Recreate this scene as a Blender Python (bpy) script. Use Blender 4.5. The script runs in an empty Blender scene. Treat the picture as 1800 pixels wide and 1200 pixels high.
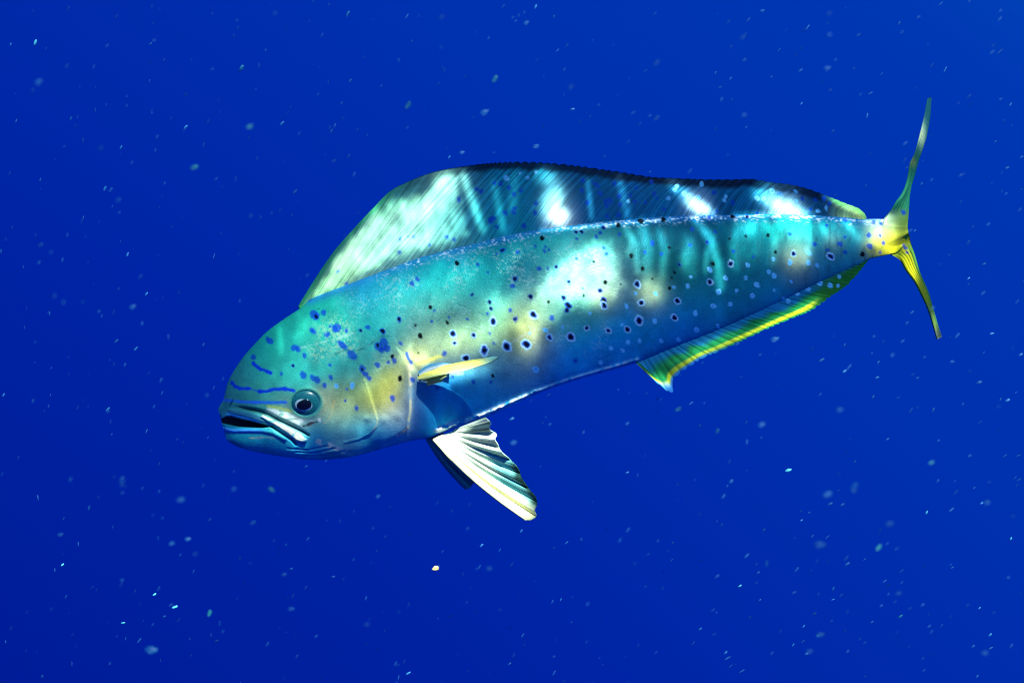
import bpy, math, random
import numpy as np
from mathutils import Vector, Matrix

# ------------------------------------------------------------------ camera, water light, sun, exposure
scene = bpy.context.scene
C = scene.collection
random.seed(7); rng = np.random.default_rng(7)

PITCH = math.radians(17.0)       # the diver looks a little downwards
D = 2.4                          # metres from lens to the middle of the fish
K = 0.001                        # metres per picture unit at that distance
DEPTH = 1.25                     # metres of water above the fish
cp, sp = math.cos(PITCH), math.sin(PITCH)
RM = np.array([[1, 0, 0], [0, cp, sp], [0, -sp, cp]])     # view axes -> world axes
OFF = np.array([0.0, 0.0, -DEPTH])

def to_world(P):
    return np.asarray(P, float) @ RM.T + OFF

cam_d = bpy.data.cameras.new('camera'); cam = bpy.data.objects.new('camera', cam_d); C.objects.link(cam)
cam_d.lens = 36 * D / 1.8; cam_d.sensor_width = 36
cam_d.clip_start = 0.05; cam_d.clip_end = 500
cam_d.dof.use_dof = True; cam_d.dof.focus_distance = D - 0.03; cam_d.dof.aperture_fstop = 5.0
cam.location = to_world([0, -D, 0]); cam.rotation_euler = (math.pi / 2 - PITCH, 0, 0)
scene.camera = cam

L_VIEW = np.array([0.14, -0.56, 0.82]); L_VIEW /= np.linalg.norm(L_VIEW)   # towards the sun, view axes
L = RM @ L_VIEW
sun_el = math.asin(L[2]); sun_az = math.atan2(L[0], L[1])
EXPO = 1.6

world = bpy.data.worlds.new('World'); scene.world = world; world.use_nodes = True
nt = world.node_tree; nt.nodes.clear()
N = nt.nodes.new; Lk = nt.links.new
out = N('ShaderNodeOutputWorld'); bg = N('ShaderNodeBackground'); Lk(bg.outputs[0], out.inputs[0])
tc = N('ShaderNodeTexCoord')
# open water: radiance rises smoothly towards the surface and towards the sun's side
dotn = N('ShaderNodeVectorMath'); dotn.operation = 'DOT_PRODUCT'
gdir = Vector((0.62, 0.0, 0.78)).normalized(); dotn.inputs[1].default_value = gdir
Lk(tc.outputs['Generated'], dotn.inputs[0])
mr = N('ShaderNodeMapRange'); mr.inputs['From Min'].default_value = -1; mr.inputs['From Max'].default_value = 1
Lk(dotn.outputs['Value'], mr.inputs['Value'])
ramp = N('ShaderNodeValToRGB'); Lk(mr.outputs[0], ramp.inputs['Fac'])
WATER = [(0.0, (0, .006, .20)), (0.19, (0, .0112, .305)), (0.32, (0, .0175, .375)), (0.45, (0, .030, .425)),
         (0.56, (0, .038, .450)), (0.75, (.002, .13, .60)), (1.0, (.004, .28, .78))]
el = ramp.color_ramp.elements
while len(el) < len(WATER): el.new(0.5)
for e, (p, c) in zip(el, WATER): e.position = p; e.color = (*c, 1)
# daylight sky, seen only through the surface (upper hemisphere), filtered by water
sky = N('ShaderNodeTexSky'); sky.sky_type = 'NISHITA'; sky.sun_disc = False
sky.sun_elevation = sun_el; sky.sun_rotation = sun_az
sep = N('ShaderNodeSeparateXYZ'); Lk(tc.outputs['Generated'], sep.inputs[0])
win = N('ShaderNodeMapRange'); win.interpolation_type = 'SMOOTHSTEP'
win.inputs['From Min'].default_value = 0.2; win.inputs['From Max'].default_value = 0.9
Lk(sep.outputs['Z'], win.inputs['Value'])
skm = N('ShaderNodeMixRGB'); skm.blend_type = 'MULTIPLY'; skm.inputs['Fac'].default_value = 1
skm.inputs['Color2'].default_value = (0.004, 0.06, 0.075, 1); Lk(sky.outputs[0], skm.inputs['Color1'])
skw = N('ShaderNodeMixRGB'); skw.blend_type = 'MIX'; skw.inputs['Color1'].default_value = (0, 0, 0, 1)
Lk(win.outputs[0], skw.inputs['Fac']); Lk(skm.outputs[0], skw.inputs['Color2'])
add = N('ShaderNodeMixRGB'); add.blend_type = 'ADD'; add.inputs['Fac'].default_value = 1
Lk(ramp.outputs[0], add.inputs['Color1']); Lk(skw.outputs[0], add.inputs['Color2'])
Lk(add.outputs[0], bg.inputs['Color']); bg.inputs['Strength'].default_value = 1 / 2 ** EXPO

sun_d = bpy.data.lights.new('sun', 'SUN'); sun = bpy.data.objects.new('sun', sun_d); C.objects.link(sun)
sun_d.energy = 4.5; sun_d.angle = math.radians(0.3); sun_d.color = (0.90, 1.0, 0.90)
sun.rotation_euler = Vector(L).to_track_quat('Z', 'Y').to_euler()
sun.location = (0, 0, 3)

vs = scene.view_settings
vs.view_transform = 'Standard'; vs.look = 'None'; vs.gamma = 1; vs.exposure = EXPO; vs.use_curve_mapping = False
scene.cycles.use_denoising = True
scene.cycles.filter_width = 1.1
scene.cycles.transparent_max_bounces = 16

# ------------------------------------------------------------------ helpers
def at(px, py, y):
    """point on the sight line of a picture position, y metres behind the fish plane (view axes)"""
    px, py, y = np.broadcast_arrays(np.asarray(px, float), np.asarray(py, float), np.asarray(y, float))
    f = K * (1 + y / D)
    return np.stack([(px - 900) * f, y, (600 - py) * f], -1)

def pchip(xs, ys):
    xs = np.asarray(xs, float); ys = np.asarray(ys, float)
    h = np.diff(xs); d = np.diff(ys) / h
    m = np.zeros_like(xs); m[0] = d[0]; m[-1] = d[-1]
    for i in range(1, len(xs) - 1):
        if d[i - 1] * d[i] > 0:
            w1 = 2 * h[i] + h[i - 1]; w2 = h[i] + 2 * h[i - 1]
            m[i] = (w1 + w2) / (w1 / d[i - 1] + w2 / d[i])
    def f(x):
        x = np.clip(np.asarray(x, float), xs[0], xs[-1])
        i = np.clip(np.searchsorted(xs, x) - 1, 0, len(xs) - 2)
        t = (x - xs[i]) / h[i]
        return (ys[i] * (1 + 2 * t) * (1 - t) ** 2 + m[i] * h[i] * t * (1 - t) ** 2
                + ys[i + 1] * t * t * (3 - 2 * t) + m[i + 1] * h[i] * t * t * (t - 1))
    return f

def curve(pts):
    """smooth path through picture points, parameter 0..1 by length"""
    p = np.array(pts, float)
    s = np.r_[0, np.cumsum(np.hypot(*np.diff(p, axis=0).T))]; s /= s[-1]
    fx, fy = pchip(s, p[:, 0]), pchip(s, p[:, 1])
    return lambda t: np.stack([fx(t), fy(t)], -1)

def sm(x, a=0.0, b=1.0):
    t = np.clip((x - a) / (b - a), 0, 1); return t * t * (3 - 2 * t)

def seg_dist(px, py, pts):
    """distance to a polyline and side-less parameter along it"""
    best = np.full(np.shape(px), 1e9); par = np.zeros(np.shape(px)); n = len(pts) - 1
    for i in range(n):
        (x0, y0), (x1, y1) = pts[i], pts[i + 1]
        dx, dy = x1 - x0, y1 - y0
        t = np.clip(((px - x0) * dx + (py - y0) * dy) / (dx * dx + dy * dy + 1e-9), 0, 1)
        d = np.hypot(px - x0 - t * dx, py - y0 - t * dy)
        k = d < best
        best = np.where(k, d, best); par = np.where(k, (i + t) / n, par)
    return best, par

def poly_sd(px, py, pts):
    """signed distance to a polygon, positive inside"""
    d, _ = seg_dist(px, py, list(pts) + [pts[0]])
    ins = np.zeros(np.shape(px), bool); n = len(pts)
    for i in range(n):
        (x0, y0), (x1, y1) = pts[i], pts[(i + 1) % n]
        c = ((y0 > py) != (y1 > py)) & (px < (x1 - x0) * (py - y0) / (y1 - y0 + 1e-12) + x0)
        ins ^= c
    return np.where(ins, d, -d)

_lat = rng.random((256, 256))
def noise(x, y, seed=0):
    x = np.asarray(x, float) + 37.7 * seed; y = np.asarray(y, float) + 91.3 * seed
    xi = np.floor(x).astype(int); yi = np.floor(y).astype(int)
    fx = x - xi; fy = y - yi; fx = fx * fx * (3 - 2 * fx); fy = fy * fy * (3 - 2 * fy)
    g = lambda a, b: _lat[a % 256, b % 256]
    return (g(xi, yi) * (1 - fx) * (1 - fy) + g(xi + 1, yi) * fx * (1 - fy)
            + g(xi, yi + 1) * (1 - fx) * fy + g(xi + 1, yi + 1) * fx * fy)

def fbm(x, y, seed=0, o=3):
    s = 0; a = 0.5; t = 0
    for i in range(o):
        s = s + a * noise(x * 2 ** i, y * 2 ** i, seed + i); t += a; a *= .5
    return s / t

def rbf(px, py, anchors):
    num = np.zeros(np.shape(px) + (3,)); den = np.full(np.shape(px), 1e-9)
    for x, y, s, c in anchors:
        w = np.exp(-((px - x) ** 2 + (py - y) ** 2) / (2 * s * s)) + 1e-7 / (1 + ((px - x) ** 2 + (py - y) ** 2) / 1e4)
        num += w[..., None] * np.array(c); den += w
    return num / den[..., None]

def mixc(col, c, f):
    f = np.clip(f, 0, 1)[..., None]; return col * (1 - f) + np.array(c) * f

FISH_LOC = to_world([0.02, 0.0, -0.02])

def mesh_obj(name, V, F, mat, parent, col=None, loc=None, smooth=True):
    me = bpy.data.meshes.new(name)
    V = np.ascontiguousarray(V, dtype=np.float32); F = np.ascontiguousarray(F, dtype=np.int32)
    me.vertices.add(len(V)); me.vertices.foreach_set('co', V.ravel())
    k = F.shape[1]
    me.loops.add(F.size); me.loops.foreach_set('vertex_index', F.ravel())
    me.polygons.add(len(F)); me.polygons.foreach_set('loop_start', np.arange(0, F.size, k, dtype=np.int32))
    me.update(calc_edges=True)
    me.polygons.foreach_set('use_smooth', np.full(len(F), smooth))
    if col is not None:
        a = me.color_attributes.new('pigment_light', 'FLOAT_COLOR', 'POINT')
        a.data.foreach_set('color', np.c_[col, np.ones(len(col))].astype(np.float32).ravel())
    me.materials.append(mat); me.validate()
    o = bpy.data.objects.new(name, me); C.objects.link(o)
    if parent is not None: o.parent = parent
    if loc is not None: o.location = loc
    return o

LIT = []      # (world points, wanted light) of every lit fish surface, for the gobo overhead

def sheet(name, P, th, col, mat, parent, px=None, py=None):
    """a membrane with real thickness: grid P (n,m,3) in view axes, thickness grid, colour grid"""
    n, m = P.shape[:2]
    du = np.gradient(P, axis=0); dv = np.gradient(P, axis=1)
    nr = np.cross(du, dv); nr /= np.linalg.norm(nr, axis=-1, keepdims=True) + 1e-12
    if nr[..., 1].mean() > 0: nr = -nr
    A = P + nr * th[..., None] / 2; B = P - nr * th[..., None] / 2
    V = np.r_[A.reshape(-1, 3), B.reshape(-1, 3)]
    ix = np.arange(n * m).reshape(n, m)
    q = np.stack([ix[:-1, :-1], ix[1:, :-1], ix[1:, 1:], ix[:-1, 1:]], -1).reshape(-1, 4)
    o = n * m
    rim = np.r_[ix[:, 0], ix[-1, 1:], ix[::-1, -1][1:], ix[0, ::-1][1:]]
    r = np.stack([rim[:-1], rim[1:], rim[1:] + o, rim[:-1] + o], -1)
    F = np.r_[q, q[:, ::-1] + o, r]
    W = to_world(V)
    if px is not None: LIT.append((to_world(A.reshape(-1, 3)), px.ravel(), py.ravel()))
    c = col.reshape(-1, 3)
    return mesh_obj(name, W - FISH_LOC, F, mat, parent, np.r_[c, c])

def mat_new(name):
    m = bpy.data.materials.new(name); m.use_nodes = True
    return m, m.node_tree, m.node_tree.nodes['Principled BSDF']

def skin_mat(name, rough, metal, bump_scale, bump, coat=0.0, trans=0.0, grain=0.18, spec=.16):
    m, t, b = mat_new(name)
    a = t.nodes.new('ShaderNodeAttribute'); a.attribute_name = 'pigment_light'
    co = t.nodes.new('ShaderNodeTexCoord')
    n1 = t.nodes.new('ShaderNodeTexNoise'); n1.inputs['Scale'].default_value = 420; n1.inputs['Detail'].default_value = 2
    t.links.new(co.outputs['Object'], n1.inputs['Vector'])
    r = t.nodes.new('ShaderNodeMapRange'); r.inputs['From Min'].default_value = .25; r.inputs['From Max'].default_value = .75
    r.inputs['To Min'].default_value = 1 - grain; r.inputs['To Max'].default_value = 1 + grain
    t.links.new(n1.outputs['Fac'], r.inputs['Value'])
    mx = t.nodes.new('ShaderNodeMixRGB'); mx.blend_type = 'MULTIPLY'; mx.inputs['Fac'].default_value = 1
    t.links.new(a.outputs['Color'], mx.inputs['Color1']); t.links.new(r.outputs[0], mx.inputs['Color2'])
    t.links.new(mx.outputs[0], b.inputs['Base Color'])
    b.inputs['Roughness'].default_value = rough; b.inputs['Metallic'].default_value = metal
    b.inputs['Coat Weight'].default_value = coat; b.inputs['Coat Roughness'].default_value = 0.08
    b.inputs['Specular IOR Level'].default_value = spec
    b.inputs['Specular Tint'].default_value = (.35, .95, 1.0, 1)
    v = t.nodes.new('ShaderNodeTexVoronoi'); v.inputs['Scale'].default_value = bump_scale
    t.links.new(co.outputs['Object'], v.inputs['Vector'])
    bp = t.nodes.new('ShaderNodeBump'); bp.inputs['Strength'].default_value = bump; bp.inputs['Distance'].default_value = 0.001
    t.links.new(v.outputs['Distance'], bp.inputs['Height']); t.links.new(bp.outputs[0], b.inputs['Normal'])
    if trans:
        tr = t.nodes.new('ShaderNodeBsdfTranslucent'); t.links.new(mx.outputs[0], tr.inputs['Color'])
        ms = t.nodes.new('ShaderNodeMixShader'); ms.inputs[0].default_value = trans
        t.links.new(b.outputs[0], ms.inputs[1]); t.links.new(tr.outputs[0], ms.inputs[2])
        t.links.new(ms.outputs[0], t.nodes['Material Output'].inputs['Surface'])
    return m

SKIN = skin_mat('fish_skin', .42, .12, 380, .22, coat=0, spec=.04)
FIN = skin_mat('fin_membrane', .42, .1, 300, .12, trans=.10, grain=.12, spec=.05)

# ------------------------------------------------------------------ light pattern set by hand, thrown on the fish by the surface gobo
# broad bright patches (x, y, sx, sy, turn, strength) and narrow caustic filaments (path, width, strength)
PATCH = [(650,400,30,12,-50,.3),(755,365,30,20,-30,.45),(600,455,24,9,-52,.3),
 (785,318,20,20,0,.6),(730,420,45,14,-25,.4),(660,360,20,6,-45,.2),(970,355,17,26,20,1.0),(983,380,15,14,0,1.2),(960,310,16,14,0,.8),
 (1225,362,24,10,25,.9),(1240,371,16,7,10,.8),(1375,362,30,13,12,.9),(1395,374,30,8,8,1.0),(1345,335,18,14,0,.45),
 (1000,488,50,30,-35,.22),(1060,470,18,30,10,.2),
 (930,592,20,34,0,.34),(1030,520,40,20,0,.7),
 (760,600,60,32,-10,.27),(830,590,60,26,-15,.28),(735,622,24,14,0,.55),(880,545,50,34,-30,.3),
 (650,540,110,60,-20,.15),(560,600,80,80,0,.2),(780,500,90,45,-20,.11),(500,680,70,50,0,.13),
 (680,680,44,44,0,.34),(600,720,44,30,0,.30),(690,730,26,26,0,.4),(640,745,20,20,0,.3),
 (1395,395,28,24,0,.55),(1398,440,20,28,0,.36),(1318,400,12,14,0,.5),(1545,392,24,9,0,.42),(1550,425,30,22,0,.55),
 (1470,412,44,22,0,.25),(1320,425,24,34,0,.22),(1160,430,60,40,0,.06),(1145,515,22,22,0,.45),(1215,455,14,30,0,.3),(1600,470,14,40,0,.7),(1590,350,14,40,0,.2),
 (850,820,60,70,40,1.15),(800,780,40,30,0,1.1),(900,880,34,34,0,.8),(850,765,26,14,0,1.1),(800,750,40,10,-18,1.0),
 (800,650,50,12,-8,.9),(495,745,40,14,28,.7),(525,768,14,12,0,.6),(600,790,26,14,25,.55),(510,731,30,9,22,.6),
 (1250,610,60,10,-24,.35),(1370,565,60,10,-27,.6),(1160,675,18,14,0,.6),(1420,540,24,8,-30,.5),
 (430,758,40,7,-3,.35),(1640,580,10,14,0,.6),(1618,235,8,24,0,.35)]
AREA = [([(1046,430),(1070,430),(1084,458),(1092,500),(1082,516),(1066,500),(1046,508),(1022,522),(1000,540),(972,562),(946,582),(918,584),(906,570),(926,545),(944,512),(972,478),(1010,456)], 15, .34),
 ([(552,512),(590,458),(640,390),(676,354),(716,344),(752,334),(784,300),(802,308),(800,345),(812,385),(822,408),(790,418),(748,432),(716,424),(690,440),(650,462),(610,492)], 9, .50)]
FILA = [([(812,300),(828,345),(848,400)],6,.9),([(868,320),(884,400)],6,.3),([(905,310),(900,370)],8,.18),
 ([(1033,318),(1040,385)],4,.45),([(1088,312),(1104,385)],6,.4),([(1180,322),(1215,350),(1245,372)],9,.7),
 ([(1330,340),(1372,362),(1410,380)],9,.8),([(1448,344),(1485,364),(1520,380)],5,1.0),([(1290,378),(1350,377),(1430,380)],4,.5),
 ([(950,405),(1050,397),(1180,386)],3,.3),([(1100,400),(1118,430),(1122,480)],6,.4),([(1128,392),(1140,440),(1138,505)],9,.5),([(1112,420),(1106,450)],5,.35),
 ([(1160,405),(1168,440),(1164,490)],7,.42),([(1222,386),(1248,418),(1262,465),(1267,508)],7,.8),([(1243,440),(1240,480)],5,.5),([(1210,420),(1205,470)],9,.4),
 ([(1300,390),(1290,430),(1294,470)],9,.3),([(1340,388),(1362,420),(1358,460)],10,.35),([(1418,388),(1424,430),(1414,470)],8,.4),([(1440,395),(1462,425)],7,.4),([(1485,390),(1512,425)],6,.6),([(905,430),(880,480),(868,530)],14,.14),
 ([(780,752),(850,728),(940,694)],5,1.2),([(940,694),(1000,672),(1120,637)],3,.55),([(720,600),(722,700),(718,760)],3,.4),
 ([(640,665),(655,705),(664,745)],3,.2),([(490,575),(494,620)],5,.25),([(540,560),(520,590)],7,.15),([(1555,450),(1598,440)],5,.4)]

def light_wanted(px, py):
    e = np.zeros(np.shape(px))
    for x, y, sx, sy, r, a in PATCH:
        c, s = math.cos(math.radians(r)), math.sin(math.radians(r))
        dx, dy = px - x, py - y
        q = ((dx * c + dy * s) / sx) ** 2 + ((-dx * s + dy * c) / sy) ** 2
        e = np.maximum(e, 0) + a * np.exp(-0.9 * q ** 1.35) * (1 - 0.35 * np.clip(e, 0, 1.5))
    for pts, w, a in AREA:
        q = poly_sd(px, py, pts) + 22 * (fbm(px / 14, py / 14, 130) - .5)
        e = e + a * sm(q, -w, w) * (.35 + 1.3 * fbm(px / 8, py / 13, 135))
    for pts, w, a in FILA:
        d, t = seg_dist(px, py, pts)
        e = e + a * np.exp(-(d / w) ** 2) * (0.5 + 0.5 * np.sin(np.clip(t, 0, 1) * math.pi) ** .6)
    return e * (.5 + 1.0 * fbm(px / 14 + py / 50, py / 30 - px / 90, 120))

# ------------------------------------------------------------------ the fish: body outline
A0 = np.array([388.0, 735.0]); AX = np.array([1190.0, -322.0]); AX /= np.linalg.norm(AX)
AV = np.array([AX[1], -AX[0]])                        # "up" across the body
def to_uv(p):
    q = np.asarray(p, float) - A0; return q @ AX, q @ AV
TOP = [(391,716),(393,700),(398,680),(404,664),(415,645),(432,622),(450,602),(470,582),(490,567),(512,552),(526,543),(545,526),
 (600,504),(650,485),(700,466),(750,449),(800,436),(850,424),(900,412),(950,403),(1000,397),(1050,391),(1100,386),(1150,382),
 (1200,379),(1250,378),(1300,377),(1350,376),(1400,377),(1450,379),(1490,382),(1520,385),(1545,385),(1562,387),(1580,394),(1592,404)]
BOT = [(387,752),(389,760),(394,768),(405,778),(430,789),(470,798),(510,804),(550,808),(590,806),(630,800),(680,786),(720,775),(750,770),
 (800,752),(850,735),(880,722),(910,707),(940,694),(970,682),(1000,672),(1040,660),(1080,649),(1120,637),(1160,621),(1189,609),
 (1253,584),(1317,556),(1381,526),(1458,489),(1515,463),(1530,455),(1555,449),(1572,445),(1586,434),(1595,422)]
ut, vt = to_uv(TOP); ub, vb = to_uv(BOT)
ut[0] = min(ut[0], 0); ub[0] = min(ub[0], 0)
U1 = min(ut[-1], ub[-1])
ftop, fbot = pchip(np.maximum.accumulate(ut + np.arange(len(ut)) * 1e-3), vt), pchip(np.maximum.accumulate(ub + np.arange(len(ub)) * 1e-3), vb)
fw = pchip([0, 3, 10, 25, 60, 120, 200, 330, 500, 700, 900, 1050, 1120, 1170, 1200, 1225, U1], [2, 8, 15, 22, 33, 43, 51, 56, 54, 46, 34, 24, 18, 14, 10, 3.5, .8])
TILT = 0.17
def ymid(u, v=0.0): return 0.13 * np.clip((np.asarray(u, float) - 480) / 760, 0, 2) ** 2 + TILT * K * np.asarray(v, float)

def half(u, sphi, cphi):
    lowk = sm(-sphi, 0.0, 1.0)
    return fw(u) * np.power(np.clip(cphi, 0, 1), 0.92 + 0.38 * lowk)

def body_y(px, py):
    """depth (m) of the near flank at a picture position"""
    u, v = to_uv(np.stack([px, py], -1))
    u = np.clip(u, 0, U1); c = (ftop(u) + fbot(u)) / 2; h = (ftop(u) - fbot(u)) / 2
    s = np.clip((v - c) / h, -1, 1)
    return ymid(u, v) - K * half(u, s, np.sqrt(1 - s * s))

# relief of the head
MOUTH = [(384,737),(398,731),(407,731),(425,736),(445,740),(463,745),(480,749.5),(462,752),(445,751.5),(420,750.5),(406,748),(396,746),(384,745)]
GROOVE = [(406,713),(430,717.5),(452,721.5),(470,726.5),(490,738),(506,745.5),(520,752),(532,758),(543,765)]
LIPLINE = [(478,749.5),(497,762),(513,772),(520,779)]
MAXILLA = [(462,727),(480,736),(500,746),(520,757),(534,766),(541,772),(538,779),(530,779),(520,776),(505,764),(488,752),(470,741),(455,733)]
UPLIP = [(398,718),(407,717),(430,721),(452,726),(466,732),(480,743),(476,746),(455,741),(430,733.5),(404,727)]
GILL = [(692,604),(708,622),(716,640),(720,660),(721.5,690),(721,725),(717,753),(700,765),(672,780),(650,792)]
GILLPOLY = GILL + [(560,806),(500,780),(520,700),(600,620)]
PREOP = [(640,668),(648,688),(653,703),(659,722),(664,738),(662,750),(650,763),(630,772),(606,777)]
PREPOLY = PREOP + [(560,780),(540,740),(560,690)]
EYE = (538, 708)

nu = 760
us = np.r_[np.linspace(0, 340, 270)[:-1], np.linspace(340, U1, nu - 269)]
phn = np.linspace(-math.pi / 2, math.pi / 2, 250)           # near side, belly -> back
phf = np.linspace(math.pi / 2, 3 * math.pi / 2, 70)[1:-1]   # far side, back -> belly
ph = np.r_[phn, phf]
UU, PH = np.meshgrid(us, ph, indexing='ij')
S = np.sin(PH); Cc = np.abs(np.cos(PH)); side = np.where(np.cos(PH) >= -1e-9, -1.0, 1.0); side[:, len(phn):] = 1.0
cen = (ftop(UU) + fbot(UU)) / 2; hv = (ftop(UU) - fbot(UU)) / 2
VV = cen + hv * S
PX = A0[0] + UU * AX[0] + VV * AV[0]; PY = A0[1] + UU * AX[1] + VV * AV[1]
H = half(UU, S, Cc)                                         # half thickness in mm (picture units)

disp = np.zeros_like(H)
sd_g = poly_sd(PX, PY, GILLPOLY)
d_gl, t_gl = seg_dist(PX, PY, GILL)
disp += 4.0 * sm(sd_g, -1.5, 3.5) * sm(75 - d_gl, 0, 60) * sm(t_gl, 0, .15) * sm(1 - t_gl, 0, .15)
sd_p = poly_sd(PX, PY, PREPOLY); d, t_ = seg_dist(PX, PY, PREOP); disp += 1.6 * sm(sd_p, -1.5, 3.0) * sm(50 - d, 0, 40) * sm(t_, 0, .2) * sm(1 - t_, 0, .25)
disp += 1.0 * np.exp(-(d / 2.2) ** 2)
d_gr, t_gr = seg_dist(PX, PY, GROOVE); gr = np.exp(-(d_gr / (1.6 + 2.4 * np.sin(np.clip(t_gr, 0, 1) * math.pi))) ** 2)
disp -= 7.0 * gr * sm(t_gr, 0, .2)
d_ll, _ = seg_dist(PX, PY, LIPLINE); ll = np.exp(-(d_ll / 2.4) ** 2); disp -= 5.0 * ll
sd_mx = poly_sd(PX, PY, MAXILLA); disp += 3.2 * sm(sd_mx, -1, 4)
sd_ul = poly_sd(PX, PY, UPLIP); disp += 2.2 * sm(sd_ul, -1, 4)
d_lj, t_lj = seg_dist(PX, PY, [(388,753),(411,757),(437,756.5),(460,757),(480,761),(500,772)]); lj = np.exp(-(d_lj / 3.6) ** 2); disp += 2.6 * lj
sd_m = poly_sd(PX, PY, MOUTH); mouth = sm(sd_m, -0.6, 2.6)
ex, ey = (PX - EYE[0]) / 27, (PY - EYE[1]) / 24; er = np.hypot(ex, ey)
disp += 1.1 * np.exp(-((er - 1.04) / .14) ** 2) - 2.5 * sm(1.0 - er, 0.0, .2)
BR = [[(505,788),(540,791),(575,784)], [(520,794),(555,796),(588,788)], [(540,801),(572,801),(605,793)]]
for b in BR:
    d, _ = seg_dist(PX, PY, b); disp -= .8 * np.exp(-(d / 1.8) ** 2)
d_b, t_b = seg_dist(PX, PY, [(770,757),(850,729),(940,690),(1000,669),(1120,634)])
disp += (3.0 + 6.5 * noise(PX / 5, PY / 5, 3) * sm(990 - PX, 0, 60)) * np.exp(-(d_b / 4.2) ** 2)
for bx_, by_, br_, bh_ in ((644,735,6,2.2),(674,738,7,1.4),(700,730,9,1.2)):
    disp += bh_ * np.exp(-((PX - bx_) ** 2 + (PY - by_) ** 2) / br_ ** 2)
d_pb, _ = seg_dist(PX, PY, [(722,640),(735,652),(742,660)]); disp -= 3.0 * np.exp(-(d_pb / 6) ** 2)    # pocket behind the gill
d_n, _ = seg_dist(PX, PY, [(600,505),(800,438),(1000,399),(1250,381),(1500,385)]); disp += .9 * np.exp(-(d_n / 6) ** 2) * (0.4 + fbm(PX / 9, PY / 5, 5))
disp += 1.1 * (fbm(PX / 42, PY / 60, 8) - .5) + .5 * (fbm(PX / 9, PY / 9, 11) - .5)
fade = np.clip(H / 8, 0, 1)
HH = np.maximum(H + disp * fade, 0.3 * np.minimum(H, 1)) * (1 - .94 * mouth)
YY = ymid(UU, VV) + side * K * HH
P = at(PX, PY, YY)
nU, nP = UU.shape
ix = np.arange(nU * nP).reshape(nU, nP); nx = np.roll(ix, -1, axis=1)
F = np.stack([ix[:-1], nx[:-1], nx[1:], ix[1:]], -1).reshape(-1, 4)
# close the snout and the tail stump with fans of quads (degenerate-free: pair near and far rows)
def cap(row, flip):
    n = len(row); q = []
    for i in range(n // 2 - 1):
        a, b_, c_, d_ = row[i], row[i + 1], row[n - 2 - i], row[n - 1 - i]
        q.append((a, b_, c_, d_) if not flip else (d_, c_, b_, a))
    return np.array(q)
F = np.r_[F, cap(ix[0], True), cap(ix[-1], False)][:, ::-1]

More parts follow.
